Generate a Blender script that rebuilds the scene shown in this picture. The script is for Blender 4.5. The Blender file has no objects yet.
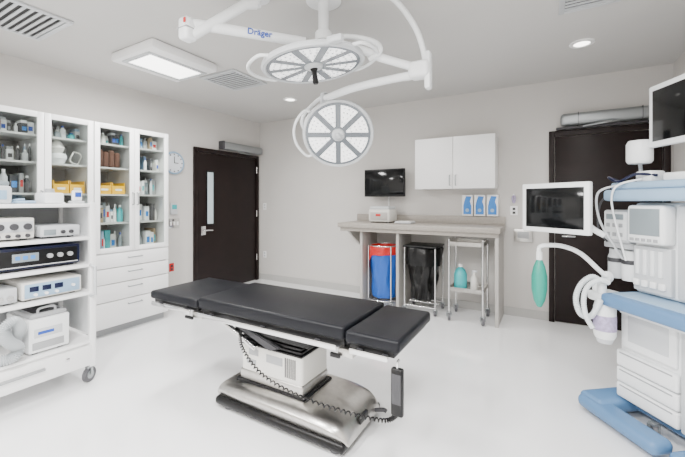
import bpy, bmesh, math, random
from mathutils import Vector, Matrix
random.seed(4)
S = bpy.context.scene

# ------------------------------------------------------------------ materials
def mat(name, col, rough=0.5, metal=0.0, emit=0.0, var=0.0, scale=8.0, spec=0.5, coat=0.0, bump=0.0):
    m = bpy.data.materials.new(name); m.use_nodes = True
    nt = m.node_tree; b = nt.nodes['Principled BSDF']
    b.inputs['Base Color'].default_value = (*col, 1)
    b.inputs['Roughness'].default_value = rough
    b.inputs['Metallic'].default_value = metal
    b.inputs['Specular IOR Level'].default_value = spec
    b.inputs['Coat Weight'].default_value = coat
    if emit:
        b.inputs['Emission Color'].default_value = (*col, 1)
        b.inputs['Emission Strength'].default_value = emit
    if var or bump:
        tc = nt.nodes.new('ShaderNodeTexCoord'); n = nt.nodes.new('ShaderNodeTexNoise')
        n.inputs['Scale'].default_value = scale; n.inputs['Detail'].default_value = 5
        nt.links.new(tc.outputs['Object'], n.inputs['Vector'])
        if var:
            r = nt.nodes.new('ShaderNodeValToRGB')
            r.color_ramp.elements[0].position = .3; r.color_ramp.elements[1].position = .7
            r.color_ramp.elements[0].color = (*[c*(1-var) for c in col], 1)
            r.color_ramp.elements[1].color = (*[min(1, c*(1+var)) for c in col], 1)
            nt.links.new(n.outputs['Fac'], r.inputs['Fac']); nt.links.new(r.outputs['Color'], b.inputs['Base Color'])
        if bump:
            bp = nt.nodes.new('ShaderNodeBump'); bp.inputs['Strength'].default_value = bump
            bp.inputs['Distance'].default_value = .01
            nt.links.new(n.outputs['Fac'], bp.inputs['Height']); nt.links.new(bp.outputs['Normal'], b.inputs['Normal'])
    return m

M_wall = mat('wall_paint', (.60, .58, .555), .75, var=.012, scale=3, bump=.02)
M_ceil = mat('ceiling_paint', (.56, .55, .535), .85, var=.01, scale=3)
M_floor = mat('vinyl_floor', (.87, .875, .885), .12, var=.015, scale=1.5, spec=.65)
M_base = mat('baseboard_vinyl', (.46, .455, .44), .5)
M_white = mat('white_laminate', (.90, .90, .90), .35)
M_plas = mat('white_plastic', (.82, .84, .85), .35)
M_cream = mat('cream_plastic', (.70, .69, .65), .45)
M_grey = mat('grey_plastic', (.34, .35, .36), .45)
M_lgrey = mat('light_grey_plastic', (.55, .57, .59), .4)
M_dgrey = mat('dark_grey_plastic', (.05, .05, .055), .45, spec=.3)
M_black = mat('black_vinyl', (.0045, .005, .0075), .42, var=.15, scale=20, spec=.22)
M_blackp = mat('black_plastic', (.004, .004, .0045), .35, spec=.3)
M_screen = mat('screen_glass', (.004, .0045, .005), .10, spec=.3)
M_door = mat('dark_espresso_wood', (.011, .006, .0055), .42, var=.2, scale=6, spec=.22)
M_steel = mat('brushed_steel', (.54, .525, .50), .30, 1.0, var=.08, scale=30)
M_chrome = mat('chrome', (.75, .75, .75), .15, 1.0)
M_alu = mat('aluminium', (.36, .38, .39), .38, .8)
M_blue = mat('machine_blue', (.085, .19, .36), .42)
M_bluel = mat('light_blue_plastic', (.28, .42, .58), .45)
M_navy = mat('navy_panel', (.006, .009, .035), .35, spec=.3)
M_binblue = mat('blue_bin_liner', (.012, .10, .45), .35, bump=.6, scale=12)
M_red = mat('red_bag', (.55, .012, .012), .4, bump=.5, scale=14)
M_bag = mat('black_bag', (.004, .004, .004), .3, bump=.8, scale=14, spec=.35)
M_yel = mat('yellow_plastic', (.90, .50, .0), .4)
M_brown = mat('brown_towel', (.085, .035, .022), .9, bump=.4, scale=30)
M_teal = mat('teal_plastic', (.04, .42, .45), .35)
M_green = mat('green_rubber', (.008, .28, .21), .4)
M_counter = mat('counter_laminate', (.36, .33, .295), .4, var=.08, scale=40)
M_panel = mat('counter_panel', (.45, .43, .405), .5)
M_purple = mat('absorbent_granules', (.40, .34, .52), .5, var=.2, scale=60)
M_hose = mat('hose_plastic', (.70, .74, .76), .35)
M_lens = mat('troffer_lens', (1, .98, .95), .5, emit=5)
M_led = mat('led_petals', (1, 1, 1), .4, emit=1.2)
M_pot = mat('downlight_lens', (1, .97, .9), .5, emit=7)
M_face = mat('lamp_face_glass', (.17, .19, .21), .2)
M_vision = mat('lit_frosted_vision_glass', (.50, .60, .64), .3, emit=.12)  # faint glow put into the pane so it looks lit
M_clock = mat('clock_face', (.72, .75, .80), .4)
M_disp = mat('lcd_display', (.05, .20, .50), .3, emit=.3)
M_disp2 = mat('lcd_display_grey', (.22, .26, .28), .3)
M_wheel = mat('caster_rubber', (.10, .10, .11), .5)
M_slot = mat('recess_shade', (.03, .03, .03), .7)  # near-black colour stands in for shade inside the vents
M_inner = mat('cabinet_interior_shade', (.27, .26, .245), .5)  # interior shade put into the colour, darker than the white carcass
M_shelf = mat('cabinet_shelf', (.55, .55, .54), .4)
M_dblue = mat('label_blue', (.015, .07, .40), .4)
M_lblue = mat('dispenser_blue', (.015, .20, .62), .4)
M_hrib = mat('hose_rib', (.50, .53, .55), .4)
M_tan = mat('cardboard', (.40, .30, .19), .7)

gm = bpy.data.materials.new('clear_cabinet_glass'); gm.use_nodes = True
nt = gm.node_tree; nt.nodes.clear()
o = nt.nodes.new('ShaderNodeOutputMaterial'); mx = nt.nodes.new('ShaderNodeMixShader')
tr = nt.nodes.new('ShaderNodeBsdfTransparent'); gl = nt.nodes.new('ShaderNodeBsdfGlossy')
gl.inputs['Roughness'].default_value = .03; mx.inputs['Fac'].default_value = .05
tr.inputs['Color'].default_value = (.92, .94, .93, 1)
nt.links.new(tr.outputs[0], mx.inputs[1]); nt.links.new(gl.outputs[0], mx.inputs[2]); nt.links.new(mx.outputs[0], o.inputs[0])
M_glass = gm

# ------------------------------------------------------------------ builders
def finish(name, bm, m, parent=None, smooth=False, extra=None):
    me = bpy.data.meshes.new(name); bm.normal_update(); bm.to_mesh(me); bm.free()
    ob = bpy.data.objects.new(name, me); S.collection.objects.link(ob)
    me.materials.append(m)
    if smooth:
        me.polygons.foreach_set('use_smooth', [True]*len(me.polygons))
        try: me.set_sharp_from_angle(angle=math.radians(40))
        except Exception: pass
    if parent: ob.parent = parent
    return ob

def bm_box(bm, a, b, bev=0, seg=2):
    lo = [min(a[i], b[i]) for i in range(3)]; hi = [max(a[i], b[i]) for i in range(3)]
    r = bmesh.ops.create_cube(bm, size=1)
    for v in r['verts']:
        v.co = Vector([lo[i] + (v.co[i]+.5)*(hi[i]-lo[i]) for i in range(3)])
    if bev:
        bev = min(bev, .45*min(hi[i]-lo[i] for i in range(3)))
        es = list({e for v in r['verts'] for e in v.link_edges})
        bmesh.ops.bevel(bm, geom=es, offset=bev, segments=seg, affect='EDGES', profile=.5)

def smoothpath(pts, n=8):
    pts = [Vector(p) for p in pts]
    if len(pts) < 3: return pts
    out = []
    for i in range(len(pts)-1):
        p0 = pts[max(i-1, 0)]; p1 = pts[i]; p2 = pts[i+1]; p3 = pts[min(i+2, len(pts)-1)]
        for j in range(n):
            t = j/n
            out.append(.5*((2*p1)+(-p0+p2)*t+(2*p0-5*p1+4*p2-p3)*t*t+(-p0+3*p1-3*p2+p3)*t**3))
    out.append(pts[-1]); return out

def bm_tube(bm, pts, r, seg=12, smooth=True, corr=0, depth=.80):
    P = smoothpath(pts) if smooth else [Vector(p) for p in pts]
    if corr:
        Q = []
        for i in range(len(P)-1):
            L = (P[i+1]-P[i]).length; k = max(2, int(L/corr))
            for j in range(k): Q.append(P[i].lerp(P[i+1], j/k))
        Q.append(P[-1]); P = Q
    rings = []; up = None
    for i, p in enumerate(P):
        t = (P[min(i+1, len(P)-1)]-P[max(i-1, 0)]).normalized()
        if up is None:
            up = Vector((0, 0, 1)) if abs(t.z) < .9 else Vector((1, 0, 0))
        s = t.cross(up).normalized(); up = s.cross(t).normalized()
        rr = r*(1 if not corr else (1 if i % 2 else depth))
        rings.append([bm.verts.new(p+rr*(math.cos(a)*s+math.sin(a)*up)) for a in [2*math.pi*k/seg for k in range(seg)]])
    for i in range(len(rings)-1):
        for k in range(seg):
            bm.faces.new((rings[i][k], rings[i][(k+1) % seg], rings[i+1][(k+1) % seg], rings[i+1][k]))
    bm.faces.new(rings[0][::-1]); bm.faces.new(rings[-1])

def bm_lathe(bm, prof, seg=32, c=(0, 0, 0), mtx=None):
    c = Vector(c); rings = []
    for r, z in prof:
        if r < 1e-5: rings.append([bm.verts.new(Vector((0, 0, z)))])
        else: rings.append([bm.verts.new(Vector((r*math.cos(2*math.pi*k/seg), r*math.sin(2*math.pi*k/seg), z))) for k in range(seg)])
    for i in range(len(rings)-1):
        A, B = rings[i], rings[i+1]
        for k in range(seg):
            k2 = (k+1) % seg
            if len(A) == 1 and len(B) == 1: break
            if len(A) == 1: bm.faces.new((A[0], B[k2], B[k]))
            elif len(B) == 1: bm.faces.new((A[k], A[k2], B[0]))
            else: bm.faces.new((A[k], A[k2], B[k2], B[k]))
    for R in rings:
        for v in R:
            v.co = (mtx @ v.co if mtx else v.co)+c
    bmesh.ops.recalc_face_normals(bm, faces=bm.faces[:])

def fr_x(x0, x1, y0, y1, z0, z1, f):
    return [((x0, y0, z0), (x1, y0+f, z1)), ((x0, y1-f, z0), (x1, y1, z1)), ((x0, y0+f, z0), (x1, y1-f, z0+f)), ((x0, y0+f, z1-f), (x1, y1-f, z1))]
def fr_z(x0, x1, y0, y1, z0, z1, f):
    return [((x0, y0, z0), (x0+f, y1, z1)), ((x1-f, y0, z0), (x1, y1, z1)), ((x0+f, y0, z0), (x1-f, y0+f, z1)), ((x0+f, y1-f, z0), (x1-f, y1, z1))]

class G:
    def __init__(s, name, loc=(0, 0, 0), rz=0, rot=None):
        s.e = bpy.data.objects.new(name, None); S.collection.objects.link(s.e)
        s.e.empty_display_size = .1; s.e.location = loc
        s.e.rotation_euler = rot if rot else (0, 0, math.radians(rz))
    def box(s, n, a, b, m, bev=.004, seg=2):
        bm = bmesh.new(); bm_box(bm, a, b, bev, seg); return finish(n, bm, m, s.e, smooth=bev > 0)
    def boxes(s, n, L, m, bev=.003):
        bm = bmesh.new()
        for a, b in L: bm_box(bm, a, b, bev)
        return finish(n, bm, m, s.e, smooth=bev > 0)
    def tube(s, n, pts, r, m, smooth=True, seg=12, corr=0, depth=.8):
        bm = bmesh.new(); bm_tube(bm, pts, r, seg, smooth, corr, depth); return finish(n, bm, m, s.e, True)
    def tubes(s, n, L, r, m, seg=10):
        bm = bmesh.new()
        for pts in L: bm_tube(bm, pts, r, seg, False)
        return finish(n, bm, m, s.e, True)
    def lathe(s, n, prof, c, m, seg=32, rot=None):
        bm = bmesh.new(); bm_lathe(bm, prof, seg, c, rot); return finish(n, bm, m, s.e, True)
    def cyl(s, n, a, b, r, m, seg=24):
        return s.tube(n, [a, b], r, m, False, seg)
    def poly(s, n, pts, ext, m, bev=0):
        bm = bmesh.new(); f = bm.faces.new([bm.verts.new(p) for p in pts])
        r = bmesh.ops.extrude_face_region(bm, geom=[f])
        bmesh.ops.translate(bm, vec=ext, verts=[v for v in r['geom'] if isinstance(v, bmesh.types.BMVert)])
        bmesh.ops.recalc_face_normals(bm, faces=bm.faces[:])
        if bev: bmesh.ops.bevel(bm, geom=bm.edges[:], offset=bev, segments=2, affect='EDGES')
        return finish(n, bm, m, s.e, bev > 0)
    def caster(s, n, x, y, r=.05, ang=0):
        bm = bmesh.new(); w = .024; a = math.radians(ang); dx, dy = math.cos(a)*w/2, math.sin(a)*w/2
        bm_tube(bm, [(x-dx, y-dy, r), (x+dx, y+dy, r)], r, 24, False)
        finish(n+'_wheel', bm, M_wheel, s.e, True)
        bm = bmesh.new(); bm_tube(bm, [(x-dx*1.3, y-dy*1.3, r), (x+dx*1.3, y+dy*1.3, r)], r*.55, 20, False)
        bm_box(bm, (x-.02, y-.02, r*1.9), (x+.02, y+.02, r*2.25), .004)
        bm_tube(bm, [(x-dx*1.9, y-dy*1.9, r), (x-dx*1.9, y-dy*1.9, r*2.05)], .009, 8, False)
        bm_tube(bm, [(x+dx*1.9, y+dy*1.9, r), (x+dx*1.9, y+dy*1.9, r*2.05)], .009, 8, False)
        finish(n+'_fork', bm, M_alu, s.e, True)

def solo(name, a, b, m, bev=0):
    bm = bmesh.new(); bm_box(bm, a, b, bev); return finish(name, bm, m)

# ------------------------------------------------------------------ room
XL, XR, YB, YF, H = -4.38, 1.10, 4.69, -2.2, 2.74
E = .002
solo('floor', (XL-.1, YF-.1, -.1), (XR+.1, YB+.1, 0), M_floor)
solo('ceiling', (XL-.1, YF-.1, H), (XR+.1, YB+.1, H+.1), M_ceil)
solo('wall_left', (XL-.1, YF, 0), (XL, YB, H), M_wall)
solo('wall_right', (XR, YF, 0), (XR+.1, YB, H), M_wall)
solo('wall_back', (XL-.1, YB, 0), (XR+.1, YB+.1, H), M_wall)
solo('wall_front', (XL-.1, YF-.1, 0), (XR+.1, YF, H), M_wall)
solo('baseboard_left', (XL, YF, 0), (XL+.012, 3.30, .10), M_base, .003)
solo('baseboard_back', (XL, YB-.012, 0), (.03, YB, .10), M_base, .003)
solo('baseboard_right', (XR-.012, YF, 0), (XR, YB, .10), M_base, .003)

d = G('door_1')
d.boxes('frame', [((XL, 3.32, 0), (XL+.035, 3.38, 2.15)), ((XL, 4.57, 0), (XL+.035, 4.63, 2.15)), ((XL, 3.38, 2.09), (XL+.035, 4.57, 2.15))], M_door)
d.box('leaf', (XL, 3.385, .01), (XL+.02, 4.565, 2.085), M_door)
d.box('vision_panel', (XL+.018, 3.55, 1.03), (XL+.026, 3.66, 1.80), M_vision, .002)
d.boxes('vision_trim', fr_x(XL+.018, XL+.03, 3.53, 3.68, 1.01, 1.82, .02), M_blackp, .002)
d.box('lock_plate', (XL+.018, 3.44, .87), (XL+.028, 3.52, 1.0), M_chrome, .003)
d.tube('lever', [(XL+.03, 3.48, .94), (XL+.08, 3.48, .94), (XL+.085, 3.52, .94), (XL+.08, 3.60, .935)], .011, M_chrome)
for i, z in enumerate((.35, 1.1, 1.85)):
    d.cyl('hinge_%d' % (i+1), (XL+.037, 4.57, z), (XL+.037, 4.57, z+.11), .009, M_chrome)
c = G('automatic_door_closer')
c.box('housing', (XL+E, 3.79, 2.17), (XL+.12, 4.64, 2.29), M_alu, .03, 4)
c.tube('arm', [(XL+.06, 4.1, 2.18), (XL+.09, 4.2, 2.15), (XL+.045, 4.4, 2.155)], .010, M_alu)
c.box('end_cap', (XL+E, 3.77, 2.165), (XL+.125, 3.80, 2.295), M_dgrey, .02)

d = G('door_2')
d.boxes('frame', [((.03, YB-.035, 0), (.085, YB, 2.16)), ((1.02, YB-.035, 0), (1.075, YB, 2.16)), ((.085, YB-.035, 2.10), (1.02, YB, 2.16))], M_door)
d.box('leaf', (.09, YB-.02, .01), (1.015, YB, 2.095), M_door)
d.tube('lever', [(.16, YB-.02, .98), (.16, YB-.07, .98), (.19, YB-.075, .98), (.28, YB-.07, .98)], .011, M_chrome)
c = G('automatic_door_closer')
c.box('housing', (.14, YB-.13, 2.20), (1.0, YB-E, 2.33), M_alu, .04, 4)
c.boxes('seams', [((.30, YB-.132, 2.199), (.305, YB-.01, 2.331)), ((.84, YB-.132, 2.199), (.845, YB-.01, 2.331))], M_dgrey, 0)
c.box('track', (.10, YB-.07, 2.165), (1.0, YB-.02, 2.19), M_dgrey, .004)
c.tube('arm', [(.7, YB-.06, 2.21), (.55, YB-.15, 2.19), (.35, YB-.08, 2.18)], .01, M_alu)

# ------------------------------------------------------------------ ceiling things
def area(name, loc, sx, sy, e, rot=(0, 0, 0), col=(1, .985, .965)):
    l = bpy.data.lights.new(name, 'AREA'); l.shape = 'RECTANGLE'; l.size = sx; l.size_y = sy; l.energy = e; l.color = col
    ob = bpy.data.objects.new(name, l); S.collection.objects.link(ob); ob.location = loc; ob.rotation_euler = rot
    return ob
def troffer(x0, y0, x1, y1, e):
    g = G('ceiling_light_fixture')
    g.box('housing', (x0, y0, H-.085), (x1, y1, H-E), M_white, .02, 2)
    cx = (x0+x1)/2
    g.boxes('lens_frame', fr_z(cx-.21, cx+.21, y0+.04, y1-.04, H-.097, H-.082, .035), M_lgrey, .003)
    g.box('lens', (cx-.17, y0+.08, H-.092), (cx+.17, y1-.08, H-.083), M_lens, .002)
    l = area('lamp', ((x0+x1)/2, (y0+y1)/2, H-.105), .34, abs(y1-y0)-.14, e); l.parent = g.e
troffer(-3.48, 1.76, -2.84, 2.44, 64)
troffer(-3.48, -1.3, -2.84, -.62, 92)  # this and the next three: unseen fixtures added to light the room evenly
troffer(-.9, -1.3, -.26, -.62, 92)
troffer(-.35, .25, .29, .93, 92)
troffer(-2.0, -.1, -1.36, .55, 84)

def vent(x0, y0, x1, y1):
    g = G('ceiling_air_vent')
    g.boxes('frame', fr_z(x0, x1, y0, y1, H-.018, H-E, .035), M_lgrey, .003)
    g.box('shade_sheet', (x0+.03, y0+.03, H-.006), (x1-.03, y1-.03, H-.003), M_slot, 0)  # thin dark sheet painted as the shade behind the louvers
    L = []; n = 10
    for i in range(n):
        y = y0+.055+(y1-y0-.11)*i/(n-1)
        L.append(((x0+.036, y-.010, H-.016), (x1-.036, y+.010, H-.009)))
    g.boxes('louvers', L, M_lgrey, 0)
vent(-3.72, .80, -3.12, 1.32)
vent(-3.32, 2.60, -2.80, 3.12)
vent(.08, 2.52, .44, 3.02)
def downlight(x, y, e):
    g = G('recessed_downlight')
    g.lathe('trim', [(.06, H-.003), (.062, H-.012), (.092, H-.010), (.095, H-E)], (x, y, 0), M_white)
    g.lathe('lens', [(0, H-.006), (.062, H-.006), (.062, H-.003)], (x, y, 0), M_pot)
    l = bpy.data.lights.new('lamp', 'SPOT'); l.energy = e; l.spot_size = math.radians(140); l.spot_blend = 1; l.shadow_soft_size = .06; l.color = (1, .97, .93)
    ob = bpy.data.objects.new('lamp', l); S.collection.objects.link(ob); ob.location = (x, y, H-.02); ob.parent = g.e
downlight(.27, 3.69, 75); downlight(-2.98, 3.77, 75); downlight(-1.35, 3.75, 55); downlight(.3, 1.3, 45)

# ------------------------------------------------------------------ storage cabinets (left wall)
SH = (1.13, 1.425, 1.70, 1.94)
def cabinet(y0, y1):
    g = G('glass_door_storage_cabinet'); xb, xf = XL+E, -3.83; zt, zc = 2.15, .84; ym = (y0+y1)/2; t = .02
    g.boxes('carcass', [((xb, y0, .08), (xf-.021, y0+t, zt)), ((xb, y1-t, .08), (xf-.021, y1, zt)), ((xb, y0+t, zt-t), (xf-.021, y1-t, zt)),
                        ((xb, y0+t, zc-.03), (xf-.021, y1-t, zc)), ((xb, ym-.01, zc), (xf-.021, ym+.01, zt-t)), ((xb, y0+t, .08), (xf-.021, y1-t, .1))], M_white, 0)
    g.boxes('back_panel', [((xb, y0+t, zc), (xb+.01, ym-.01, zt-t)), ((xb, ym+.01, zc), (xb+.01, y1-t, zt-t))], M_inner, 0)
    g.box('toe_kick', (xb, y0+.01, 0), (xf-.08, y1-.01, .08), M_grey, 0)
    for i, z in enumerate(SH):
        g.boxes('shelf_%d' % (i+1), [((xb+.01, y0+t, z), (xf-.05, ym-.01, z+.016)), ((xb+.01, ym+.01, z), (xf-.05, y1-t, z+.016))], M_shelf, 0)
    for i, (a, b) in enumerate(((y0+.003, ym-.002), (ym+.002, y1-.003))):
        f = .048
        g.boxes('door_frame_%d' % (i+1), fr_x(xf-.02, xf, a, b, zc+.004, zt, f), M_white, .0015)
        g.box('door_glass_%d' % (i+1), (xf-.013, a+f, zc+f), (xf-.009, b-f, zt-f), M_glass, 0)
        hy = b-.022 if i == 0 else a+.022
        g.tube('door_handle_%d' % (i+1), [(xf, hy, 1.33), (xf+.03, hy, 1.335), (xf+.03, hy, 1.455), (xf, hy, 1.46)], .006, M_alu, False)
    zz = [.085, .345, .525, .685, .832]
    for i in range(4):
        g.box('drawer_%d' % (i+1), (xf-.02, y0+.003, zz[i]+.004), (xf, y1-.003, zz[i+1]-.004), M_white, .003)
        zc2 = zz[i+1]-.055
        g.tube('drawer_pull_%d' % (i+1), [(xf, ym-.07, zc2), (xf+.028, ym-.07, zc2), (xf+.028, ym+.07, zc2), (xf, ym+.07, zc2)], .006, M_alu, False)
cabinet(1.790, 2.575); cabinet(1.000, 1.786); cabinet(.21, .996)

def bottle(g, n, x, y, z, r, h, m, cap=M_white):
    g.lathe(n, [(0, 0), (r, 0), (r, h*.68), (r*.45, h*.82), (r*.4, h*.9), (0, h*.9)], (x, y, z), m, 20)
    g.lathe(n+'_cap', [(0, h*.88), (r*.45, h*.88), (r*.45, h), (0, h)], (x, y, z), cap, 16)
def bin_(y0, y1, z, h=.12):
    g = G('yellow_storage_bin'); x0, x1 = -4.2, -3.90; t = .006; n = 2 if y1-y0 > .18 else 1; w = (y1-y0)/n
    for j in range(n):
        a, b = y0+j*w+.004, y0+(j+1)*w-.004
        g.boxes('tray_%d' % j, [((x0, a, z), (x1, b, z+t)), ((x0, a, z+t), (x1, a+t, z+h)), ((x0, b-t, z+t), (x1, b, z+h)), ((x0, a+t, z+t), (x0+t, b-t, z+h)), ((x1-t, a+t, z+t), (x1, b-t, z+h*.72))], M_yel, 0)
        g.box('label_%d' % j, (x1, a+.03, z+.035), (x1+.002, b-.03, z+.055), M_white, 0)
        g.box('contents_%d' % j, (x0+.02, a+.02, z+.01), (x1-.03, b-.02, z+h*.7), M_tan, .003)
bin_(1.48, 1.74, SH[1]+.017); bin_(1.85, 2.12, SH[1]+.017)
g = G('brown_towel_stack')
for i in range(4): g.box('towel_%d' % i, (-4.18, 1.865+i*.055, SH[2]+.017), (-3.92, 1.917+i*.055, SH[2]+.20-.02*(i % 2)), M_brown, .020, 3)
g = G('wash_basin_stack')
g.lathe('basins', [(0, 0), (.05, 0), (.07, .05), (.075, .052), (.075, .075), (.065, .10), (0, .10)], (-4.00, 1.55, SH[2]+.017), M_plas)
g.lathe('bag', [(0, 0), (.04, 0), (.06, .05), (.04, .10), (.02, .12), (0, .12)], (-3.98, 1.54, SH[2]+.117), M_cream)
g = G('tubing_coil')
g.tube('coil', [(-3.96+.02*math.sin(a*3), 1.685+.042*math.cos(a), SH[2]+.085+.06*math.sin(a)) for a in [k*.5 for k in range(38)]], .007, M_cream)
cols = [M_plas, M_cream, M_lgrey, M_white, M_bluel, M_grey, M_white, M_plas, M_tan, M_dgrey, M_disp2, M_teal]
GS = G('medical_supplies')
def fill(y0, y1, z, hmax, ms=None, xf=-3.93):
    g = GS; y = y0+.006
    while y < y1-.03:
        w = random.uniform(.022, .06); h = random.uniform(.5, 1)*hmax; w = min(w, y1-y-.004)
        m = random.choice(ms or cols)
        if random.random() < .35:
            bottle(g, 'bottle', -3.97+random.uniform(-.05, .03), y+w/2, z, w*.48, h, m, random.choice([M_white, M_white, M_dblue, M_grey]))
            bottle(g, 'bottle', -4.10+random.uniform(-.03, .03), y+w/2, z, w*.45, h*1.05, random.choice(cols), M_white)
        else:
            x1 = xf-random.uniform(0, .08)
            g.box('carton', (x1-random.uniform(.1, .2), y, z), (x1, y+w, z+h), m, .003)
            g.box('label', (x1, y+w*.2, z+h*.3), (x1+.002, y+w*.8, z+h*.65), random.choice([M_dblue, M_red, M_teal, M_grey, M_dgrey, M_lblue]), 0)
            if h < .75*hmax:
                g.box('packet', (x1-.12, y+.003, z+h), (x1-.01, y+w-.003, z+h+.025), random.choice(cols), .002)
        y += w+random.uniform(.003, .012)
ZL = [(z+.017, h) for z, h in ((SH[3], .14), (SH[2], .17), (SH[1], .20), (SH[0], .21))]+[(.842, .22)]
for (a, b) in ((2.20, 2.54), (1.81, 2.15)):
    for k, (z, h) in enumerate(ZL):
        if a < 2 and k in (1, 2): continue
        fill(a, b, z, h)
for k in (0, 3): fill(1.42, 1.75, *ZL[k])
for k in range(4): fill(1.03, 1.37, ZL[k][0], ZL[k][1], [M_grey, M_lgrey, M_plas, M_bluel, M_dgrey, M_disp2])
for k in (1, 2): fill(.62, .97, *ZL[k])

g = G('round_clock', (XL+E, 3.01, 1.885), rot=(0, math.radians(90), 0))
g.lathe('case', [(0, 0), (.15, 0), (.155, .02), (.145, .035), (.135, .035), (.133, .022), (0, .022)], (0, 0, 0), M_bluel)
g.lathe('face', [(0, .024), (.132, .024), (.132, .022)], (0, 0, 0), M_clock)
g.boxes('hands', [((-.085, -.004, .026), (.0, .004, .029)), ((-.004, 0, .026), (.004, .06, .029))], M_blackp, 0)
g.boxes('hour_marks', [((.115*math.cos(a)-.007, .115*math.sin(a)-.007, .025), (.115*math.cos(a)+.007, .115*math.sin(a)+.007, .028)) for a in [k*math.pi/6 for k in range(12)]], M_blackp, 0)
g = G('light_switch')
g.box('plate', (XL+E, 2.93, 1.00), (XL+.008, 3.10, 1.13), M_chrome, .003)
g.boxes('toggles', [((XL+.008, 2.96+.05*i, 1.04), (XL+.014, 2.985+.05*i, 1.09)) for i in range(3)], M_white, .002)
g = G('intercom_phone')
g.box('body', (XL+E, 2.96, 1.19), (XL+.03, 3.06, 1.34), M_lgrey, .006); g.box('panel', (XL+.03, 2.975, 1.26), (XL+.034, 3.045, 1.32), M_teal, .002)
g = G('red_power_outlet')
g.box('plate', (XL+E, 2.95, .42), (XL+.008, 3.02, .53), M_red, .003); g.boxes('sockets', [((XL+.008, 2.97, .435+.045*i), (XL+.011, 3.0, .465+.045*i)) for i in range(2)], M_dgrey, 0)

# ------------------------------------------------------------------ equipment cart front-left
g = G('medical_equipment_cart'); x0, x1, y0, y1 = -3.50, -2.97, .58, 1.40
for i, (x, y) in enumerate(((x0+.02, y0+.02), (x0+.02, y1-.02), (x1-.02, y0+.02), (x1-.02, y1-.02))):
    g.box('post_%d' % i, (x-.022, y-.022, .12), (x+.022, y+.022, 1.36), M_white, .008)
g.box('side_rail', (x0+.03, y1-.018, .35), (x1-.03, y1-.008, 1.32), M_plas, .003)
g.box('rear_panel', (x0+.01, y0+.04, .32), (x0+.02, y1-.04, 1.32), M_grey, .002)
for i, z in enumerate((.30, .665, .875, 1.08, 1.325)):
    g.box('shelf_%d' % i, (x0, y0, z), (x1, y1, z+.025), M_white, .006)
g.box('drawer_case', (x0, y0, .13), (x1-.012, y1, .295), M_white, .004)
g.box('drawer_front', (x1-.012, y0+.03, .14), (x1+.004, y1-.03, .288), M_white, .005)
g.box('drawer_pull', (x1+.002, .83, .215), (x1+.022, 1.08, .232), M_grey, .004)
g.box('drawer_lock', (x1+.003, 1.20, .22), (x1+.010, 1.225, .245), M_chrome, .003)
for i, (x, y) in enumerate(((x0+.06, y0+.06), (x0+.06, y1-.06), (x1-.06, y0+.06), (x1-.04, y1-.03))): g.caster('caster_%d' % i, x, y, .055, 25)
g.tube('push_handle', [(x1, y1-.04, .66), (x1+.05, y1-.03, .67), (x1+.05, y1-.03, .88), (x1, y1-.04, .89)], .010, M_lgrey, False)

def unit(name, ya, yb, z0, h, m, xf=-3.01, dep=.4):
    g = G(name); z0 += .002; g.box('case', (xf-dep, ya, z0+.012), (xf, yb, z0+h), m, .010)
    g.boxes('feet', [((xf-.06, ya+.03, z0), (xf-.03, ya+.06, z0+.014)), ((xf-.06, yb-.06, z0), (xf-.03, yb-.03, z0+.014)), ((xf-dep+.03, ya+.03, z0), (xf-dep+.06, ya+.06, z0+.014)), ((xf-dep+.03, yb-.06, z0), (xf-dep+.06, yb-.03, z0+.014))], M_dgrey, 0)
    return g
def knobs(g, n, xf, pts, r, m):
    bm = bmesh.new()
    for y, z in pts: bm_tube(bm, [(xf, y, z), (xf+.018, y, z)], r, 16, False)
    finish(n, bm, m, g.e, True)
g = unit('suction_controller', .72, 1.04, 1.105, .15, M_cream)
knobs(g, 'gauges', -3.01, [(.86, 1.20), (.93, 1.20), (1.0, 1.20)], .022, M_dgrey); knobs(g, 'knobs', -3.01, [(.85, 1.14), (.90, 1.14), (.95, 1.14), (1.0, 1.14)], .012, M_dgrey)
g.box('panel', (-3.01, .84, 1.165), (-3.006, 1.03, 1.235), M_lgrey, .002)
g = unit('light_source', 1.07, 1.31, 1.105, .09, M_lgrey)
g.box('display', (-3.01, 1.09, 1.13), (-3.006, 1.16, 1.17), M_disp2, .002); knobs(g, 'knobs', -3.01, [(1.20, 1.15), (1.25, 1.15)], .013, M_dgrey)
g = unit('electrosurgical_generator', .68, 1.31, .90, .155, M_navy)
g.box('front_panel', (-3.01, .72, .925), (-3.004, 1.29, 1.04), M_blackp, .003)
g.box('display', (-3.004, .92, .965), (-3.001, 1.06, 1.02), M_disp2, .002)
g.boxes('trim_strip', [((-3.004, .72, .93), (-3.0, 1.29, .936))], M_lgrey, 0)
g.boxes('indicator_windows', [((-3.001, .935+.04*i, .98), (-2.999, .96+.04*i, 1.005)) for i in range(3)], M_disp, 0)
knobs(g, 'knobs', -3.004, [(1.12, .99), (1.18, .99), (1.24, .99)], .016, M_grey)
g = unit('insufflator', .97, 1.32, .69, .13, M_cream)
g.box('front_panel', (-3.01, .985, .715), (-3.004, 1.305, .808), M_bluel, .003)
g.boxes('displays', [((-3.004, 1.01+.07*i, .755), (-3.001, 1.06+.07*i, .79)) for i in range(3)], M_navy, .001)
knobs(g, 'knobs', -3.004, [(1.04, .735), (1.10, .735), (1.16, .735), (1.26, .76)], .010, M_white)
g = unit('camera_control_unit', .70, .95, .69, .11, M_lgrey)
knobs(g, 'ports', -3.01, [(.86, .74), (.91, .74)], .018, M_chrome)
g = unit('smoke_evacuator', 1.0, 1.235, .325, .24, M_plas, -2.99, .38)
g.box('top_cap', (-3.36, 1.01, .565), (-3.0, 1.225, .60), M_grey, .015)
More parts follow.
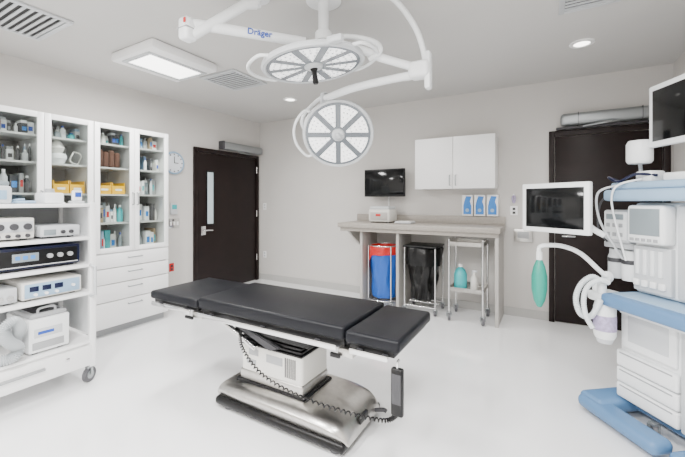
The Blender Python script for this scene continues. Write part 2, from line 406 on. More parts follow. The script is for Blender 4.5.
g.box('top_slot', (-3.30, 1.04, .598), (-3.03, 1.195, .603), M_dgrey, .002)
g.box('front_label', (-2.99, 1.03, .44), (-2.986, 1.19, .50), M_lgrey, .003); g.box('logo', (-2.987, 1.05, .46), (-2.984, 1.14, .48), M_dblue, 0)
g.box('filter_slot', (-2.99, 1.02, .36), (-2.986, 1.20, .41), M_grey, .003)
g.tube('handle', [(-3.02, 1.06, .60), (-3.02, 1.07, .63), (-3.02, 1.15, .63), (-3.02, 1.16, .60)], .008, M_grey)
g = G('vacuum_hose')
g.tube('hose', [(-3.10, .955, .40), (-3.04, .95, .47), (-2.96, .945, .55), (-2.945, .905, .60), (-2.945, .86, .56), (-2.95, .885, .48), (-2.95, .935, .42), (-2.955, .90, .366), (-3.02, .80, .366), (-3.2, .72, .366)], .036, M_hrib, corr=.014, seg=18, depth=.72)
g = G('infusion_pump')
g.box('body', (-3.30, .72, 1.352), (-3.02, .93, 1.47), M_lgrey, .02); g.box('lid', (-3.29, .73, 1.468), (-3.04, .92, 1.50), M_disp2, .01)
g.box('panel', (-3.02, .76, 1.38), (-3.016, .90, 1.44), M_bluel, .002)
g = G('coiled_cable')
g.tube('cable', [(-3.05, .955, 1.363), (-3.03, 1.02, 1.363), (-3.10, 1.07, 1.363), (-3.2, 1.04, 1.363), (-3.18, .97, 1.363), (-3.08, .96, 1.375), (-3.05, 1.0, 1.38)], .009, M_bluel)
g = G('battery_charger')
g.box('body', (-3.25, 1.12, 1.352), (-3.08, 1.24, 1.43), M_plas, .012)
g.lathe('knob', [(0, 0), (.03, 0), (.025, .03), (0, .03)], (-3.16, 1.18, 1.43), M_grey)
g = G('digital_thermometer')
g.box('base', (-3.10, 1.27, 1.352), (-3.03, 1.35, 1.37), M_lgrey, .005); g.box('body', (-3.08, 1.28, 1.37), (-3.04, 1.34, 1.45), M_plas, .01); g.box('screen', (-3.04, 1.29, 1.40), (-3.036, 1.33, 1.435), M_dblue, .001)

# ------------------------------------------------------------------ counter and things on/under it
g = G('counter')
cx0, cx1, cy0 = -2.43, -.42, 4.09; YW = YB-.014
g.box('top', (cx0, cy0, 1.02), (cx1, YW, 1.08), M_counter, .004)
g.box('backsplash', (cx0, YW-.02, 1.08), (cx1, YW, 1.18), M_counter, .003)
for i, (x, yy) in enumerate(((cx0+.30, 4.18), (-1.62, 4.18), (cx1-.04, 4.12))):
    g.box('support_panel_%d' % i, (x-.018, yy+.02, 0.0), (x+.018, YW, 1.02), M_panel, .002)
g.poly('bracket', [(cx0+.03, YW, 1.02), (cx0+.03, 4.2, 1.02), (cx0+.03, YW, .72)], (.03, 0, 0), M_panel)
g.box('apron', (cx0+.02, cy0+.04, .97), (cx1-.02, cy0+.06, 1.02), M_counter, .002)

g = G('overhead_cabinet'); a0, a1, w0 = -1.453, -.506, 4.39
g.box('carcass', (a0, w0+.02, 1.52), (a1, YB-E, 2.15), M_white, .002); am = (a0+a1)/2
g.box('door_left', (a0, w0, 1.52), (am-.003, w0+.019, 2.15), M_white, .002); g.box('door_right', (am+.003, w0, 1.52), (a1, w0+.019, 2.15), M_white, .002)
for i, x in enumerate((am-.035, am+.035)): g.tube('pull_%d' % i, [(x, w0, 1.56), (x, w0-.028, 1.565), (x, w0-.028, 1.68), (x, w0, 1.685)], .006, M_alu, False)

def monitor(name, loc, rz, w, h, bez, mb, tilt=0, chin=0):
    g = G(name, loc, rot=(math.radians(tilt), 0, math.radians(rz)))
    g.box('housing', (-w/2, 0, -h/2), (w/2, .035, h/2), mb, .008, 3)
    g.box('rear_shell', (-w*.32, .03, -h*.32), (w*.32, .065, h*.32), mb, .015, 3)
    g.box('screen', (-w/2+bez, -.003, -h/2+bez+chin), (w/2-bez, .004, h/2-bez), M_screen, .001)
    return g
g = monitor('mounted_computer_monitor', (-1.93, 4.50, 1.62), 0, .60, .38, .018, M_blackp, chin=.012)
g.box('bracket', (-.08, .06, -.08), (.08, .186, .08), M_dgrey, .004)

g = G('glove_box_dispenser')
for i in range(3):
    xx = -.915+.145*i; y1_ = YB-E
    g.box('holder_%d' % i, (xx, y1_-.075, 1.185), (xx+.128, y1_, 1.445), M_white, .004)
    bm = bmesh.new()
    pts = []
    for (px, pz) in ((.016, .02), (.112, .02), (.112, .12), (.095, .18), (.112, .24), (.05, .245), (.03, .19), (.016, .13)):
        pts.append((xx+px, y1_-.0755, 1.185+pz))
    f = bm.faces.new([bm.verts.new(p) for p in pts]); r = bmesh.ops.extrude_face_region(bm, geom=[f])
    bmesh.ops.translate(bm, vec=(0, -.004, 0), verts=[v for v in r['geom'] if isinstance(v, bmesh.types.BMVert)]); bmesh.ops.recalc_face_normals(bm, faces=bm.faces[:])
    finish('blue_carton_front_%d' % i, bm, M_lblue, g.e)
    g.lathe('opening_%d' % i, [(0, 0), (.018, 0), (.022, .004), (0, .004)], (xx+.064, y1_-.079, 1.255), M_bluel, 24, Matrix.Rotation(math.radians(90), 4, 'X'))
g = G('intercom_plate')
g.box('plate', (-.33, YB-.03, .89), (-.13, YB-E, 1.04), M_steel, .004); g.box('grille', (-.29, YB-.034, .93), (-.17, YB-.029, 1.01), M_grey, .002)
g = G('power_outlet')
g.box('plate', (-.37, YB-.007, 1.20), (-.29, YB-E, 1.31), M_white, .003); g.boxes('sockets', [((-.345, YB-.010, 1.215+.045*i), (-.315, YB-.006, 1.245+.045*i)) for i in range(2)], M_dgrey, 0)
g = G('hanging_tourniquet')
g.tube('strap', [(-.33, YB-.02, 1.44), (-.345, YB-.03, 1.40), (-.33, YB-.03, 1.35), (-.315, YB-.03, 1.40), (-.33, YB-.02, 1.44)], .010, M_purple)
g.box('hook', (-.34, YB-.03, 1.435), (-.32, YB-E, 1.455), M_white, .003)
for i, (xa, za) in enumerate(((-4.30, 1.22), (-4.30, .38))):
    g = G('power_outlet'); g.box('plate', (xa, YB-.007, za), (xa+.075, YB-E, za+.115), M_white, .003)
    g.boxes('sockets', [((xa+.02, YB-.010, za+.02+.045*j), (xa+.055, YB-.006, za+.05+.045*j)) for j in range(2)], M_lgrey, 0)
g = G('cable_raceway'); g.box('raceway', (-1.94, YB-.02, 1.19), (-1.92, YB-E, 1.44), M_white, .002)

g = G('countertop_sterilizer')
g.box('body', (-2.06, 4.28, 1.094), (-1.76, 4.56, 1.26), M_cream, .02, 3); g.box('lid', (-2.05, 4.29, 1.255), (-1.77, 4.55, 1.30), M_lgrey, .02, 3)
g.box('panel', (-2.03, 4.272, 1.12), (-1.79, 4.281, 1.22), M_panel, .003); g.boxes('feet', [((-2.04, 4.3, 1.082), (-2.0, 4.34, 1.096)), ((-1.82, 4.3, 1.082), (-1.78, 4.34, 1.096)), ((-1.93, 4.5, 1.082), (-1.89, 4.54, 1.096))], M_dgrey, 0)
g.box('badge', (-1.95, 4.268, 1.17), (-1.88, 4.273, 1.20), M_red, .001)
g = G('paper_tray'); g.box('tray', (-1.70, 4.30, 1.082), (-1.48, 4.50, 1.10), M_lgrey, .005); g.box('paper', (-1.69, 4.31, 1.10), (-1.49, 4.49, 1.108), M_white, .001)

def bagprof(r0, r1, h, n=10):
    return [(0, 0)]+[(r0+(r1-r0)*t/n, h*t/n) for t in range(n+1)]
def wobbly(g, n, prof, c, m, amp=.012, fr=7, seg=48):
    bm = bmesh.new(); bm_lathe(bm, prof, seg, c)
    for v in bm.verts:
        a = math.atan2(v.co.y-c[1], v.co.x-c[0]); z = v.co.z
        k = amp*(math.sin(a*fr+z*6)+.6*math.sin(a*(fr+6)-z*11)+.5*math.sin(a*3+z*17))
        rr = math.hypot(v.co.x-c[0], v.co.y-c[1])
        if rr > .02: v.co.x += k*math.cos(a); v.co.y += k*math.sin(a)
    return finish(n, bm, m, g.e, True)
g = G('biohazard_hamper'); c0 = (-1.865, 4.36, 0)
wobbly(g, 'blue_liner', bagprof(.14, .19, .60, 14)+[(.185, .61)], (c0[0], c0[1], .11), M_binblue, .009)
wobbly(g, 'red_bag_cuff', [(.196, .675), (.203, .71), (.203, .75), (.198, .775), (.18, .785), (.165, .77), (.15, .60)], c0, M_red, .007)
bm = bmesh.new(); N = 14; cols_ = []
for i in range(N+1):
    a = math.radians(185+i*7.5); L = .05+.30*math.exp(-((i-2)/3.0)**2)
    cols_.append([bm.verts.new((c0[0]+(.207+.006*math.sin(i*1.7+j))*math.cos(a), c0[1]+(.207+.006*math.sin(i*1.7+j))*math.sin(a), .72-j*L/6)) for j in range(7)])
for i in range(N):
    for j in range(6): bm.faces.new((cols_[i][j], cols_[i+1][j], cols_[i+1][j+1], cols_[i][j+1]))
finish('red_bag_drape', bm, M_red, g.e, True)
g.tube('ring', [(c0[0]+.19*math.cos(a), c0[1]+.19*math.sin(a), .785) for a in [k*math.pi/12 for k in range(25)]], .010, M_chrome)
for i in range(4):
    a = math.pi/4+i*math.pi/2; x, y = c0[0]+.222*math.cos(a), c0[1]+.222*math.sin(a)
    g.cyl('leg_%d' % i, (x, y, .09), (x, y, .79), .008, M_chrome); g.caster('caster_%d' % i, x, y, .035)
g.tube('base_ring', [(c0[0]+.215*math.cos(a), c0[1]+.215*math.sin(a), .09) for a in [k*math.pi/12 for k in range(25)]], .010, M_chrome)

g = G('linen_hamper'); c0 = (-1.33, 4.37, 0)
wobbly(g, 'black_bag', bagprof(.13, .20, .60, 14)+[(.205, .62)], (c0[0], c0[1], .15), M_bag, .016)
wobbly(g, 'bag_cuff', [(.215, .58), (.225, .68), (.228, .78), (.215, .80), (.19, .79), (.18, .6)], c0, M_bag, .010)
g.boxes('lid', [((c0[0]-.21, c0[1]-.20, .80), (c0[0]+.21, c0[1]+.20, .825))], M_blackp, .01)
for i, (sx, sy) in enumerate(((-1, -1), (1, -1), (-1, 1), (1, 1))):
    x, y = c0[0]+.19*sx, c0[1]+.18*sy
    g.cyl('leg_%d' % i, (x, y, .07), (x, y, .80), .009, M_chrome); g.caster('caster_%d' % i, x, y, .035)
g.tubes('base_bars', [[(c0[0]-.19, c0[1]-.18, .09), (c0[0]+.19, c0[1]-.18, .09)], [(c0[0]-.19, c0[1]+.18, .09), (c0[0]+.19, c0[1]+.18, .09)], [(c0[0]-.19, c0[1], .10), (c0[0]+.19, c0[1], .10)]], .010, M_chrome)

g = G('steel_utility_cart'); u0, u1, v0, v1 = -.965, -.60, 4.135, 4.50
for i, (x, y) in enumerate(((u0, v0), (u1, v0), (u0, v1), (u1, v1))):
    g.cyl('post_%d' % i, (x, y, .10), (x, y, .93), .012, M_chrome); g.caster('caster_%d' % i, x, y, .045, 20)
for i, z in enumerate((.34, .86)):
    g.box('shelf_%d' % i, (u0+.002, v0+.002, z+.002), (u1-.002, v1-.002, z+.015), M_steel, 0)
    g.boxes('shelf_lip_%d' % i, fr_z(u0-.004, u1+.004, v0-.004, v1+.004, z, z+.045, .006), M_steel, 0)
g.tubes('top_rail', [[(u0, v0, .93), (u0, v1, .93)], [(u1, v0, .93), (u1, v1, .93)], [(u0, v1, .93), (u1, v1, .93)]], .009, M_chrome)
g = G('teal_cleaner_bottle')
g.lathe('jug', [(0, 0), (.068, 0), (.072, .02), (.072, .17), (.05, .22), (.02, .245), (.02, .26), (0, .26)], (-.86, 4.25, .357), M_teal, 24)
g.lathe('cap', [(0, .25), (.024, .25), (.024, .28), (0, .28)], (-.86, 4.25, .357), M_white, 16)
g = G('spray_bottle')
g.lathe('body', [(0, 0), (.038, 0), (.04, .02), (.038, .13), (.014, .18), (.014, .2), (0, .2)], (-.71, 4.25, .357), M_cream, 20)
g.boxes('trigger', [((-.73, 4.24, .555), (-.68, 4.26, .58)), ((-.735, 4.245, .53), (-.727, 4.255, .555))], M_lgrey, .003)

# ------------------------------------------------------------------ operating table
g = G('operating_table')
def pad(n, xa, xb, z0, z1, ya=1.60, yb=2.15): g.box(n, (xa, ya, z0), (xb, yb, z1), M_black, .018, 4)
pad('leg_pad', -2.61, -2.075, .63, .69); pad('torso_pad', -2.065, -.915, .635, .71); pad('head_pad', -.91, -.61, .63, .695)
g.box('leg_frame', (-2.58, 1.62, .605), (-2.08, 2.13, .632), M_blackp, .004)
g.box('torso_frame', (-2.05, 1.62, .60), (-.92, 2.13, .637), M_blackp, .004)
g.box('head_frame', (-.89, 1.62, .60), (-.64, 2.13, .632), M_blackp, .004)
for i, y in enumerate((1.585, 2.165)):
    s = -1 if i == 0 else 1
    g.boxes('side_rail_%d' % i, [((-2.56, y-.005, .592), (-2.12, y+.005, .62)), ((-2.04, y-.005, .588), (-.95, y+.005, .618)), ((-.87, y-.005, .592), (-.66, y+.005, .62))], M_chrome, .002)
    g.boxes('rail_clamps_%d' % i, [((x, min(y, y-s*.03), .595), (x+.03, max(y, y-s*.03)+.003, .615)) for x in (-2.5, -2.2, -1.95, -1.5, -1.1, -.84, -.70)], M_dgrey, .002)
g.boxes('joint_blocks', [((-2.12, 1.60, .565), (-2.02, 1.66, .61)), ((-2.12, 2.09, .565), (-2.02, 2.15, .61)), ((-.95, 1.60, .555), (-.86, 1.66, .60)), ((-.95, 2.09, .555), (-.86, 2.15, .60))], M_steel, .008)
g.boxes('joint_levers', [((-.99, 1.585, .548), (-.93, 1.60, .572)), ((-2.18, 1.585, .555), (-2.10, 1.60, .575))], M_blackp, .004)
g.boxes('under_beams', [((-2.05, 1.68, .56), (-.92, 1.73, .60)), ((-2.05, 2.02, .56), (-.92, 2.07, .60))], M_dgrey, .004)
g.box('saddle', (-1.82, 1.70, .49), (-1.20, 2.03, .565), M_blackp, .02, 3)
bm = bmesh.new()
for i in range(9):
    z = .421+i*.012; e = .012*(i % 2); bm_box(bm, (-1.76+e, 1.715+e, z), (-1.27-e, 2.0-e, z+.012), .003)
finish('bellows', bm, M_blackp, g.e, True)
g.poly('tilt_arm', [(-1.90, 1.685, .575), (-1.78, 1.685, .575), (-1.42, 1.685, .46), (-1.50, 1.685, .43)], (0, .03, 0), M_dgrey, .006)
g.tube('tilt_cylinder', [(-1.97, 1.69, .57), (-1.62, 1.695, .42)], .018, M_chrome, False)
g.box('column_cover', (-1.77, 1.72, .14), (-1.27, 2.01, .43), M_cream, .02, 3)
g.box('column_sleeve', (-1.778, 1.712, .17), (-1.262, 2.005, .255), M_steel, .015, 3)
g.box('column_gasket', (-1.80, 1.70, .165), (-1.24, 2.02, .195), M_blackp, .008, 2)
g.boxes('column_labels', [((-1.55, 1.717, .34), (-1.42, 1.721, .39)), ((-1.72, 1.717, .30), (-1.64, 1.721, .33)), ((-1.70, 1.717, .36), (-1.62, 1.721, .40))], M_grey, 0)
g.boxes('column_vents', [((-1.40+.015*i, 1.717, .28), (-1.393+.015*i, 1.721, .40)) for i in range(6)], M_dgrey, 0)
bm = bmesh.new()
prof = [(-1.925, .05, .06), (-1.93, .12, .05), (-1.90, .155, .03), (-1.82, .175, .0), (-1.55, .185, .0), (-1.25, .185, .0), (-1.05, .175, .0), (-.965, .150, .02), (-.920, .10, .045), (-.915, .05, .055)]
rings = []
for y, ins, dz in ((1.60, 1, -.06), (1.603, 1, -.035), (1.64, .5, -.008), (1.70, .5, 0), (2.02, .5, 0), (2.08, .5, -.008), (2.117, 1, -.035), (2.12, 1, -.06)):
    rings.append([bm.verts.new((x, y+(1 if y < 1.8 else -1)*t*ins, max(.05, z+(dz if z > .06 else 0)))) for x, z, t in prof])
for i in range(len(rings)-1):
    for k in range(len(prof)-1): bm.faces.new((rings[i][k], rings[i][k+1], rings[i+1][k+1], rings[i+1][k]))
bm.faces.new(rings[0]); bm.faces.new(rings[-1][::-1]); bmesh.ops.recalc_face_normals(bm, faces=bm.faces[:])
ob = finish('base_cover', bm, M_steel, g.e, True)
sd = ob.modifiers.new('s', 'SUBSURF'); sd.levels = 1; sd.render_levels = 2
g.box('base_skirt', (-1.91, 1.612, .022), (-.925, 2.108, .075), M_blackp, .02, 3)
for i, (x, y) in enumerate(((-1.82, 1.67), (-1.0, 1.67), (-1.82, 2.05), (-1.0, 2.05))): g.cyl('foot_%d' % i, (x, y, 0), (x, y, .03), .035, M_wheel)
g.box('base_power_port', (-.935, 1.80, .09), (-.915, 1.90, .13), M_blackp, .004)
g.tube('brake_lever', [(-.93, 2.0, .07), (-.87, 2.02, .08), (-.85, 2.02, .075)], .012, M_dgrey)
g.box('hand_control', (-.635, 1.555, .36), (-.575, 1.585, .585), M_blackp, .010, 3)
g.box('hand_control_keys', (-.628, 1.551, .42), (-.582, 1.556, .56), M_dgrey, .002)
g.tube('hand_control_hook', [(-.605, 1.57, .58), (-.605, 1.57, .61), (-.605, 1.59, .615)], .006, M_chrome, False)
path = smoothpath([(-1.72, 1.66, .52), (-1.66, 1.62, .44), (-1.48, 1.60, .33), (-1.20, 1.585, .285), (-.90, 1.575, .290), (-.68, 1.57, .315), (-.61, 1.57, .36)], 60)
hx = []
for i, p in enumerate(path):
    a = i*.9
    t = (path[min(i+1, len(path)-1)]-path[max(i-1, 0)]).normalized(); s = t.cross(Vector((0, 0, 1))).normalized(); u = s.cross(t)
    hx.append(p+.008*(math.cos(a)*s+math.sin(a)*u))
bm = bmesh.new(); bm_tube(bm, hx, .0042, 6, False); finish('coiled_cord', bm, M_blackp, g.e, True)

# ------------------------------------------------------------------ surgical lights
g = G('surgical_light')
PX, PY = -1.31, 2.02
g.lathe('ceiling_canopy', [(0, H-E), (.12, H-E), (.12, H-.015), (.10, H-.022), (0, H-.022)], (PX, PY, 0), M_plas)
g.cyl('drop_tube', (PX, PY, 2.42), (PX, PY, H-.01), .036, M_plas, 28)
g.lathe('hub_1', [(0, 2.455), (.056, 2.455), (.058, 2.46), (.058, 2.51), (.05, 2.52), (0, 2.52)], (PX, PY, 0), M_plas)
g.lathe('hub_2', [(0, 2.385), (.058, 2.385), (.062, 2.39), (.062, 2.44), (.055, 2.45), (0, 2.45)], (PX, PY, 0), M_plas)
g.lathe('hub_seam', [(.059, 2.447), (.0595, 2.450), (.059, 2.453)], (PX, PY, 0), M_grey)
g.tube('arc_tube', [(-.91, 2.11, 2.73), (-.82, 2.18, 2.64), (-.74, 2.26, 2.50), (-.70, 2.31, 2.34), (-.70, 2.32, 2.20)], .019, M_plas)
g.lathe('arc_canopy', [(0, H-E), (.06, H-E), (.05, H-.02), (0, H-.02)], (-.91, 2.11, 0), M_plas)
g.box('joint_block', (-.80, 2.25, 2.19), (-.66, 2.37, 2.30), M_plas, .03, 4)
g.box('joint_block_tip', (-.695, 2.28, 2.11), (-.655, 2.35, 2.36), M_plas, .015)
g.tube('horizontal_arm', [(PX, PY, 2.42), (-1.10, 2.14, 2.40), (-.95, 2.20, 2.33), (-.74, 2.31, 2.26)], .028, M_plas)
g.tube('upper_arm', [(-.74, 2.31, 2.22), (-.95, 2.27, 2.205), (-1.25, 2.30, 2.20), (-1.52, 2.38, 2.19)], .028, M_plas)
g.tube('lower_yoke', [(-1.55, 2.40, 2.22), (-1.66, 2.42, 2.18), (-1.74, 2.40, 2.10), (-1.77, 2.40, 2.02), (-1.74, 2.42, 1.95)], .016, M_plas)
g.lathe('yoke_joint', [(0, 0), (.030, 0), (.033, .01), (.033, .08), (.028, .09), (0, .09)], (-1.55, 2.40, 2.15), M_lgrey)

RIGHT = Vector((.8669, .4985, 0))      # long axis of the grab rails
def lamp_head(g, tag, C, nrm, R, handle_m, rails=(0, math.pi), N=8, hl=.13):
    n = Vector(nrm).normalized()
    q0 = (-n).to_track_quat('Z', 'Y').to_matrix().to_4x4()
    roll = math.atan2(RIGHT.dot(q0.col[1].xyz), RIGHT.dot(q0.col[0].xyz))
    q = q0 @ Matrix.Rotation(roll, 4, 'Z'); C = Vector(C)
    s = R/.345
    g.lathe('housing_'+tag, [(r*s, z*s) for r, z in [(0, .075), (.10, .075), (.20, .06), (.30, .035), (.338, .018), (.345, 0), (.338, -.014), (.318, -.016), (.313, -.008), (0, -.008)]], C, M_lgrey, 64, q)
    g.lathe('face_'+tag, [(0, -.010*s), (.312*s, -.010*s), (.312*s, -.006*s)], C, M_face, 64, q)
    bm = bmesh.new()
    for i in range(N):
        a = 2*math.pi*(i+.5)/N; g0 = .026
        pts = []
        for r in (.085, .12, .20, .29):
            w = math.pi/N-g0/r; pts.append((r, a-w))
        arc = [(.29, a-w+2*w*k/6) for k in range(1, 6)]
        back = [(r, 2*a-t) for r, t in pts[::-1]]
        vs = [bm.verts.new(q @ Vector((r*s*math.cos(t), r*s*math.sin(t), -.0125*s))+C) for r, t in pts+arc+back]
        bm.faces.new(vs)
    finish('led_petals_'+tag, bm, M_led, g.e)
    bm = bmesh.new()
    for i in range(N):
        for rr in (.13, .18, .225, .265):
            for sg in ((-1, 1) if rr < .2 else (-1.4, 0, 1.4)):
                a = 2*math.pi*(i+.5)/N+sg*.11
                c = q @ Vector((rr*s*math.cos(a), rr*s*math.sin(a), -.012*s))+C
                bmesh.ops.create_icosphere(bm, subdivisions=1, radius=.008*s, matrix=Matrix.Translation(c))
    finish('led_lenses_'+tag, bm, M_lgrey, g.e, True)
    g.lathe('hub_'+tag, [(r*s, z*s) for r, z in [(0, -.03), (.05, -.028), (.062, -.018), (.064, -.008)]], C, M_lgrey, 32, q)
    g.lathe('handle_'+tag, [(0, -hl), (.014, -hl), (.02, -hl+.01), (.016, -.05), (.026, -.03), (.026, -.02)], C, handle_m, 20, q)
    for j, a0 in enumerate(rails):
        pts = [q @ Vector((rr*s*math.cos(a0+t), rr*s*math.sin(a0+t), .01))+C for rr, t in ((.335, -.70), (.39, -.62), (.42, -.3), (.43, 0), (.42, .3), (.39, .62), (.335, .70))]
        g.tube('grab_rail_%s_%d' % (tag, j), pts, .011, M_plas)
lamp_head(g, 'low', (-1.49, 2.52, 1.92), (.42, -.72, -.50), .295, M_lgrey, (math.pi,), 8, .06)
lamp_head(g, 'high', (-1.345, 1.95, 2.28), (.10, .08, -1), .345, M_blackp, (0, math.pi), 10)
g.tube('high_yoke', [(PX, PY, 2.48), (-1.15, 2.12, 2.49), (-1.00, 2.17, 2.44), (-.95, 2.15, 2.36), (-1.02, 2.12, 2.31)], .018, M_plas)
g.box('control_panel', (-1.10, 1.72, 2.28), (-1.0, 1.76, 2.32), M_lgrey, .008)

g = G('ceiling_boom_arm')
g.lathe('canopy', [(0, H-E), (.09, H-E), (.09, H-.03), (.05, H-.05), (0, H-.05)], (-1.66, 1.74, 0), M_plas)
g.cyl('stem', (-1.66, 1.74, H-.04), (-1.66, 1.74, 2.66), .034, M_plas)
g.tube('upper_arm', [(-1.66, 1.74, 2.67), (-1.70, 1.68, 2.65), (-1.88, 1.46, 2.42), (-1.92, 1.42, 2.38)], .032, M_plas, False, 20)
g.box('elbow', (-1.965, 1.375, 2.36), (-1.875, 1.465, 2.50), M_plas, .025, 4)
g.box('elbow_seam', (-1.967, 1.373, 2.425), (-1.873, 1.467, 2.432), M_grey, .001)
g.tube('spring_arm', [(-1.92, 1.42, 2.47), (-1.79, 1.59, 2.475), (-1.42, 1.96, 2.45)], .033, M_plas, False, 20)
g.box('warning_tag', (-1.90, 1.371, 2.45), (-1.88, 1.376, 2.48), M_red, .002)
cu = bpy.data.curves.new('maker_label', 'FONT'); cu.body = 'Dräger'; cu.size = .055; cu.extrude = .001; cu.offset = .0012
lb = bpy.data.objects.new('maker_label', cu); S.collection.objects.link(lb); cu.materials.append(M_dblue)
dv = Vector((.37, .37, -.025)).normalized(); nn = Vector((.707, -.707, 0)).normalized(); upv = nn.cross(dv)
rm = Matrix((dv, upv, nn)).transposed().to_4x4()
lb.matrix_world = Matrix.Translation(Vector((-1.69, 1.69, 2.448))+nn*.035) @ rm
lb.parent = g.e

# ------------------------------------------------------------------ anaesthesia machine
AL, AR = Vector((.37, 2.86, 0)), math.radians(-52)
g = G('anesthesia_machine', AL, -52)
INV = (Matrix.Translation(AL) @ Matrix.Rotation(AR, 4, 'Z')).inverted()
def L(*pts): return [tuple(INV @ Vector(p)) for p in pts]       # room coordinates -> machine coordinates
g.box('base_bumper', (-.07, -.20, .03), (.44, -.06, .11), M_blue, .035, 4)
g.box('base_left_foot', (-.085, -.17, .035), (.09, .36, .125), M_blue, .035, 4)
g.box('base_right_foot', (.47, -.16, .03), (.60, .40, .10), M_blue, .03, 4)
g.box('base_plate', (.0, .08, .06), (.58, .40, .13), M_blue, .02, 3)
for i, (x, y) in enumerate(((-.05, -.0), (.27, .0), (.53, .03), (-.02, .34), (.53, .36))): g.caster('caster_%d' % i, x, y, .045 if i else .03, 60)
g.box('body', (.03, .03, .125), (.59, .42, .72), M_plas, .02, 3)
for i, (za, zb) in enumerate(((.135, .225), (.232, .322), (.33, .43))):
    g.box('drawer_%d' % i, (.035, -.005, za), (.40, .035, zb), M_plas, .012, 3)
    g.box('drawer_grip_%d' % i, (.06, -.008, zb-.018), (.375, .0, zb-.010), M_grey, .002)
g.box('body_panel', (.06, .015, .45), (.38, .035, .71), M_plas, .012, 3)
g.box('body_panel_recess', (.10, .011, .50), (.34, .018, .66), M_lgrey, .004)
g.box('side_console', (.41, .0, .13), (.585, .035, .71), M_lgrey, .01)
g.box('work_surface', (.06, -.15, .72), (.62, .40, .80), M_blue, .025, 4)
g.box('work_surface_inlay', (.10, -.10, .798), (.60, .30, .805), M_bluel, .003)
g.box('work_surface_support', (.10, -.05, .68), (.56, .38, .73), M_plas, .01)
g.box('tower', (.10, .06, .81), (.60, .40, 1.36), M_plas, .02, 3)
g.box('flowmeter_panel', (.12, .03, .83), (.34, .065, 1.10), M_lgrey, .008)
g.boxes('flowmeter_tubes', [((.14+.045*i, .022, .93), (.160+.045*i, .032, 1.08)) for i in range(4)], M_plas, .002)
g.boxes('control_tabs', [((.13+.05*i, .015, .86), (.165+.05*i, .032, .90)) for i in range(4)], M_white, .006)
g.box('ventilator_display', (.13, -.03, 1.12), (.35, .06, 1.345), M_plas, .02, 3)
g.box('display_screen', (.152, -.034, 1.17), (.328, -.028, 1.325), M_disp2, .002)
g.boxes('display_keys', [((.155+.035*i, -.036, 1.135), (.178+.035*i, -.029, 1.152)) for i in range(5)], M_grey, .002)
g.box('right_panel', (.37, .03, .83), (.595, .065, 1.345), M_lgrey, .01)
g.box('top_shelf', (.0, -.07, 1.37), (.62, .40, 1.44), M_bluel, .02, 3)
g.box('top_shelf_tray', (.03, -.04, 1.44), (.60, .38, 1.485), M_bluel, .012, 3)
g.boxes('shelf_clutter', [((.14, .02, 1.485), (.24, .12, 1.55)), ((.30, .02, 1.485), (.44, .2, 1.53))], M_plas, .012)
g.box('module_rack', (-.12, .06, 1.06), (.09, .30, 1.10), M_lgrey, .008)
g.box('patient_module', (-.10, .04, 1.10), (.08, .26, 1.31), M_lgrey, .012, 3)
g.box('patient_module_face', (-.09, .034, 1.12), (.07, .042, 1.30), M_plas, .003)
g.boxes('module_ports', [((-.07+.045*i, .028, 1.14+.06*j), (-.045+.045*i, .036, 1.165+.06*j)) for i in range(3) for j in range(2)], M_grey, .003)
g.box('module_screen', (-.07, .028, 1.25), (.05, .036, 1.285), M_disp2, .002)
for i, x in enumerate((-.06, .04)):
    g.lathe('vaporizer_%d' % i, [(0, .86), (.045, .86), (.048, .88), (.048, 1.0), (.04, 1.02), (.04, 1.05), (0, 1.05)], (x, .10, 0), M_plas if i else M_lgrey)
    g.lathe('vaporizer_dial_%d' % i, [(.0485, .965), (.050, .968), (.050, .99), (.0485, .993)], (x, .10, 0), M_dgrey)
g.box('vaporizer_bar', (-.12, .12, .96), (.12, .17, 1.02), M_dgrey, .005)
g.tubes('rail_poles', [[(-.10, .2, .84), (-.10, .2, 1.08)], [(.02, .2, .74), (.02, .2, 1.08)]], .012, M_chrome)
g.box('absorber_head', (-.05, -.14, .73), (.085, .03, .79), M_plas, .02, 3)
g.lathe('absorber_canister', [(0, .51), (.052, .51), (.060, .53), (.060, .70), (.052, .73), (0, .73)], (.05, -.10, 0), M_plas)
g.lathe('absorber_granules', [(.0605, .56), (.0615, .565), (.0615, .65), (.0605, .655)], (.05, -.10, 0), M_purple)
g.lathe('absorber_base', [(0, .48), (.04, .48), (.05, .51), (0, .515)], (.05, -.10, 0), M_lgrey)
g.tubes('valve_ports', [[(-.03, -.08, .79), (-.03, -.08, .84)], [(.04, -.11, .79), (.04, -.11, .85)]], .025, M_plas, 20)
g.lathe('pressure_gauge', [(0, 0), (.035, 0), (.035, .02), (0, .02)], (.0, -.02, .88), M_plas, 24, Matrix.Rotation(math.radians(90), 4, 'X'))
g.tube('gas_hose', [(.08, -.03, 1.47), (.0, -.10, 1.42), (-.02, -.07, 1.25), (.02, -.0, 1.08), (.03, .05, 1.0)], .007, M_lgrey)
g.tube('cable_1', [(.0, .05, 1.44), (-.06, -.02, 1.36), (-.10, .0, 1.18), (-.05, .02, 1.1)], .006, M_dgrey)
g.tube('cable_2', [(.2, .0, 1.5), (.12, -.07, 1.47), (.09, -.09, 1.40), (.07, -.05, 1.26), (.10, .0, 1.0)], .006, M_plas)
g.tube('cable_3', [(.25, .05, 1.52), (.18, -.02, 1.53), (.10, -.05, 1.49), (.02, -.04, 1.52), (.0, .05, 1.50)], .008, M_navy)
g.tube('breathing_hose_1', L((.31, 2.80, .85), (.26, 2.79, .88), (.20, 2.77, .83), (.17, 2.75, .74), (.19, 2.73, .65), (.24, 2.71, .64), (.275, 2.70, .70), (.29, 2.68, .76)), .018, M_hose, corr=.007)
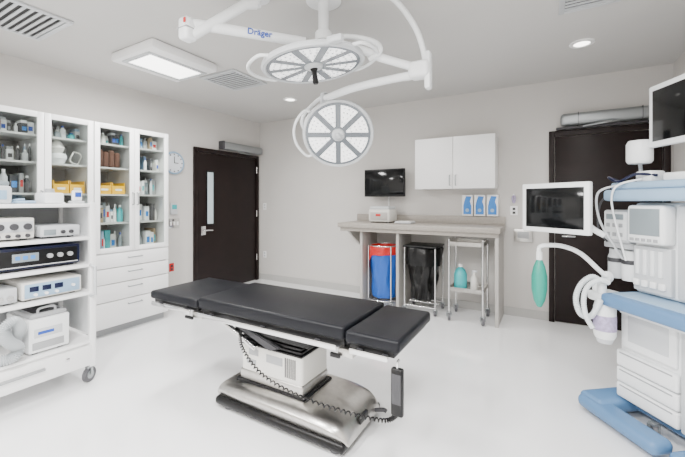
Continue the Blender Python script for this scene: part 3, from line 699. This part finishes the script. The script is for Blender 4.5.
g.tube('breathing_hose_2', L((.34, 2.74, .86), (.29, 2.70, .88), (.23, 2.68, .84), (.205, 2.67, .76), (.215, 2.66, .66), (.25, 2.64, .59)), .016, M_hose, corr=.007)
g.tube('bag_arm', L((-.04, 2.86, 1.0), (-.04, 2.86, 1.04), (0, 2.86, 1.06), (.10, 2.85, 1.06), (.20, 2.84, 1.02), (.30, 2.84, .92), (.34, 2.84, .88)), .015, M_plas)
bc = L((-.04, 2.86, 0))[0]
g.lathe('bag_neck', [(0, .955), (.020, .955), (.020, 1.01), (0, 1.01)], bc, M_plas, 20)
g.lathe('breathing_bag', [(0, .62), (.015, .625), (.036, .67), (.050, .75), (.050, .84), (.036, .91), (.018, .955), (0, .96)], bc, M_green, 28)

m = monitor('patient_monitor', (.04, 2.675, 1.325), -33.5, .445, .325, .032, M_plas)
m.tube('mount_arm', [(0, .06, 0), (.06, .12, -.02), (.14, .16, -.12), (.2, .2, -.17)], .018, M_plas)
m.box('pivot', (-.05, .06, -.05), (.05, .09, .05), M_lgrey, .01)
m = monitor('vital_signs_monitor', (.622, 2.54, 1.865), -65.8, .44, .36, .032, M_plas)
m.tube('stand', [(0, .06, -.08), (.0, .12, -.15), (.0, .12, -.37)], .022, M_lgrey)
m.box('stand_foot', (-.08, .05, -.378), (.08, .2, -.360), M_lgrey, .006)
h = G('exam_lamp')
h.lathe('shade', [(0, 1.60), (.055, 1.60), (.066, 1.615), (.066, 1.72), (.055, 1.74), (.02, 1.745), (0, 1.745)], (.50, 2.80, 0), M_plas)
h.tube('gooseneck', [(.52, 2.86, 1.488), (.52, 2.87, 1.55), (.51, 2.84, 1.60), (.50, 2.80, 1.61)], .010, M_lgrey)

# ------------------------------------------------------------------ world / camera
w = bpy.data.worlds.new('world'); S.world = w; w.use_nodes = True
w.node_tree.nodes['Background'].inputs[0].default_value = (.8, .85, .9, 1); w.node_tree.nodes['Background'].inputs[1].default_value = .3
cd = bpy.data.cameras.new('camera'); cam = bpy.data.objects.new('camera', cd); S.collection.objects.link(cam)
cam.location = (0, 0, 1.37); cam.rotation_euler = (math.radians(90), 0, math.radians(29.9))
cd.sensor_width = 36; cd.lens = 353.6/685*36; cd.shift_y = -27.5/685; cd.clip_start = .05
S.camera = cam
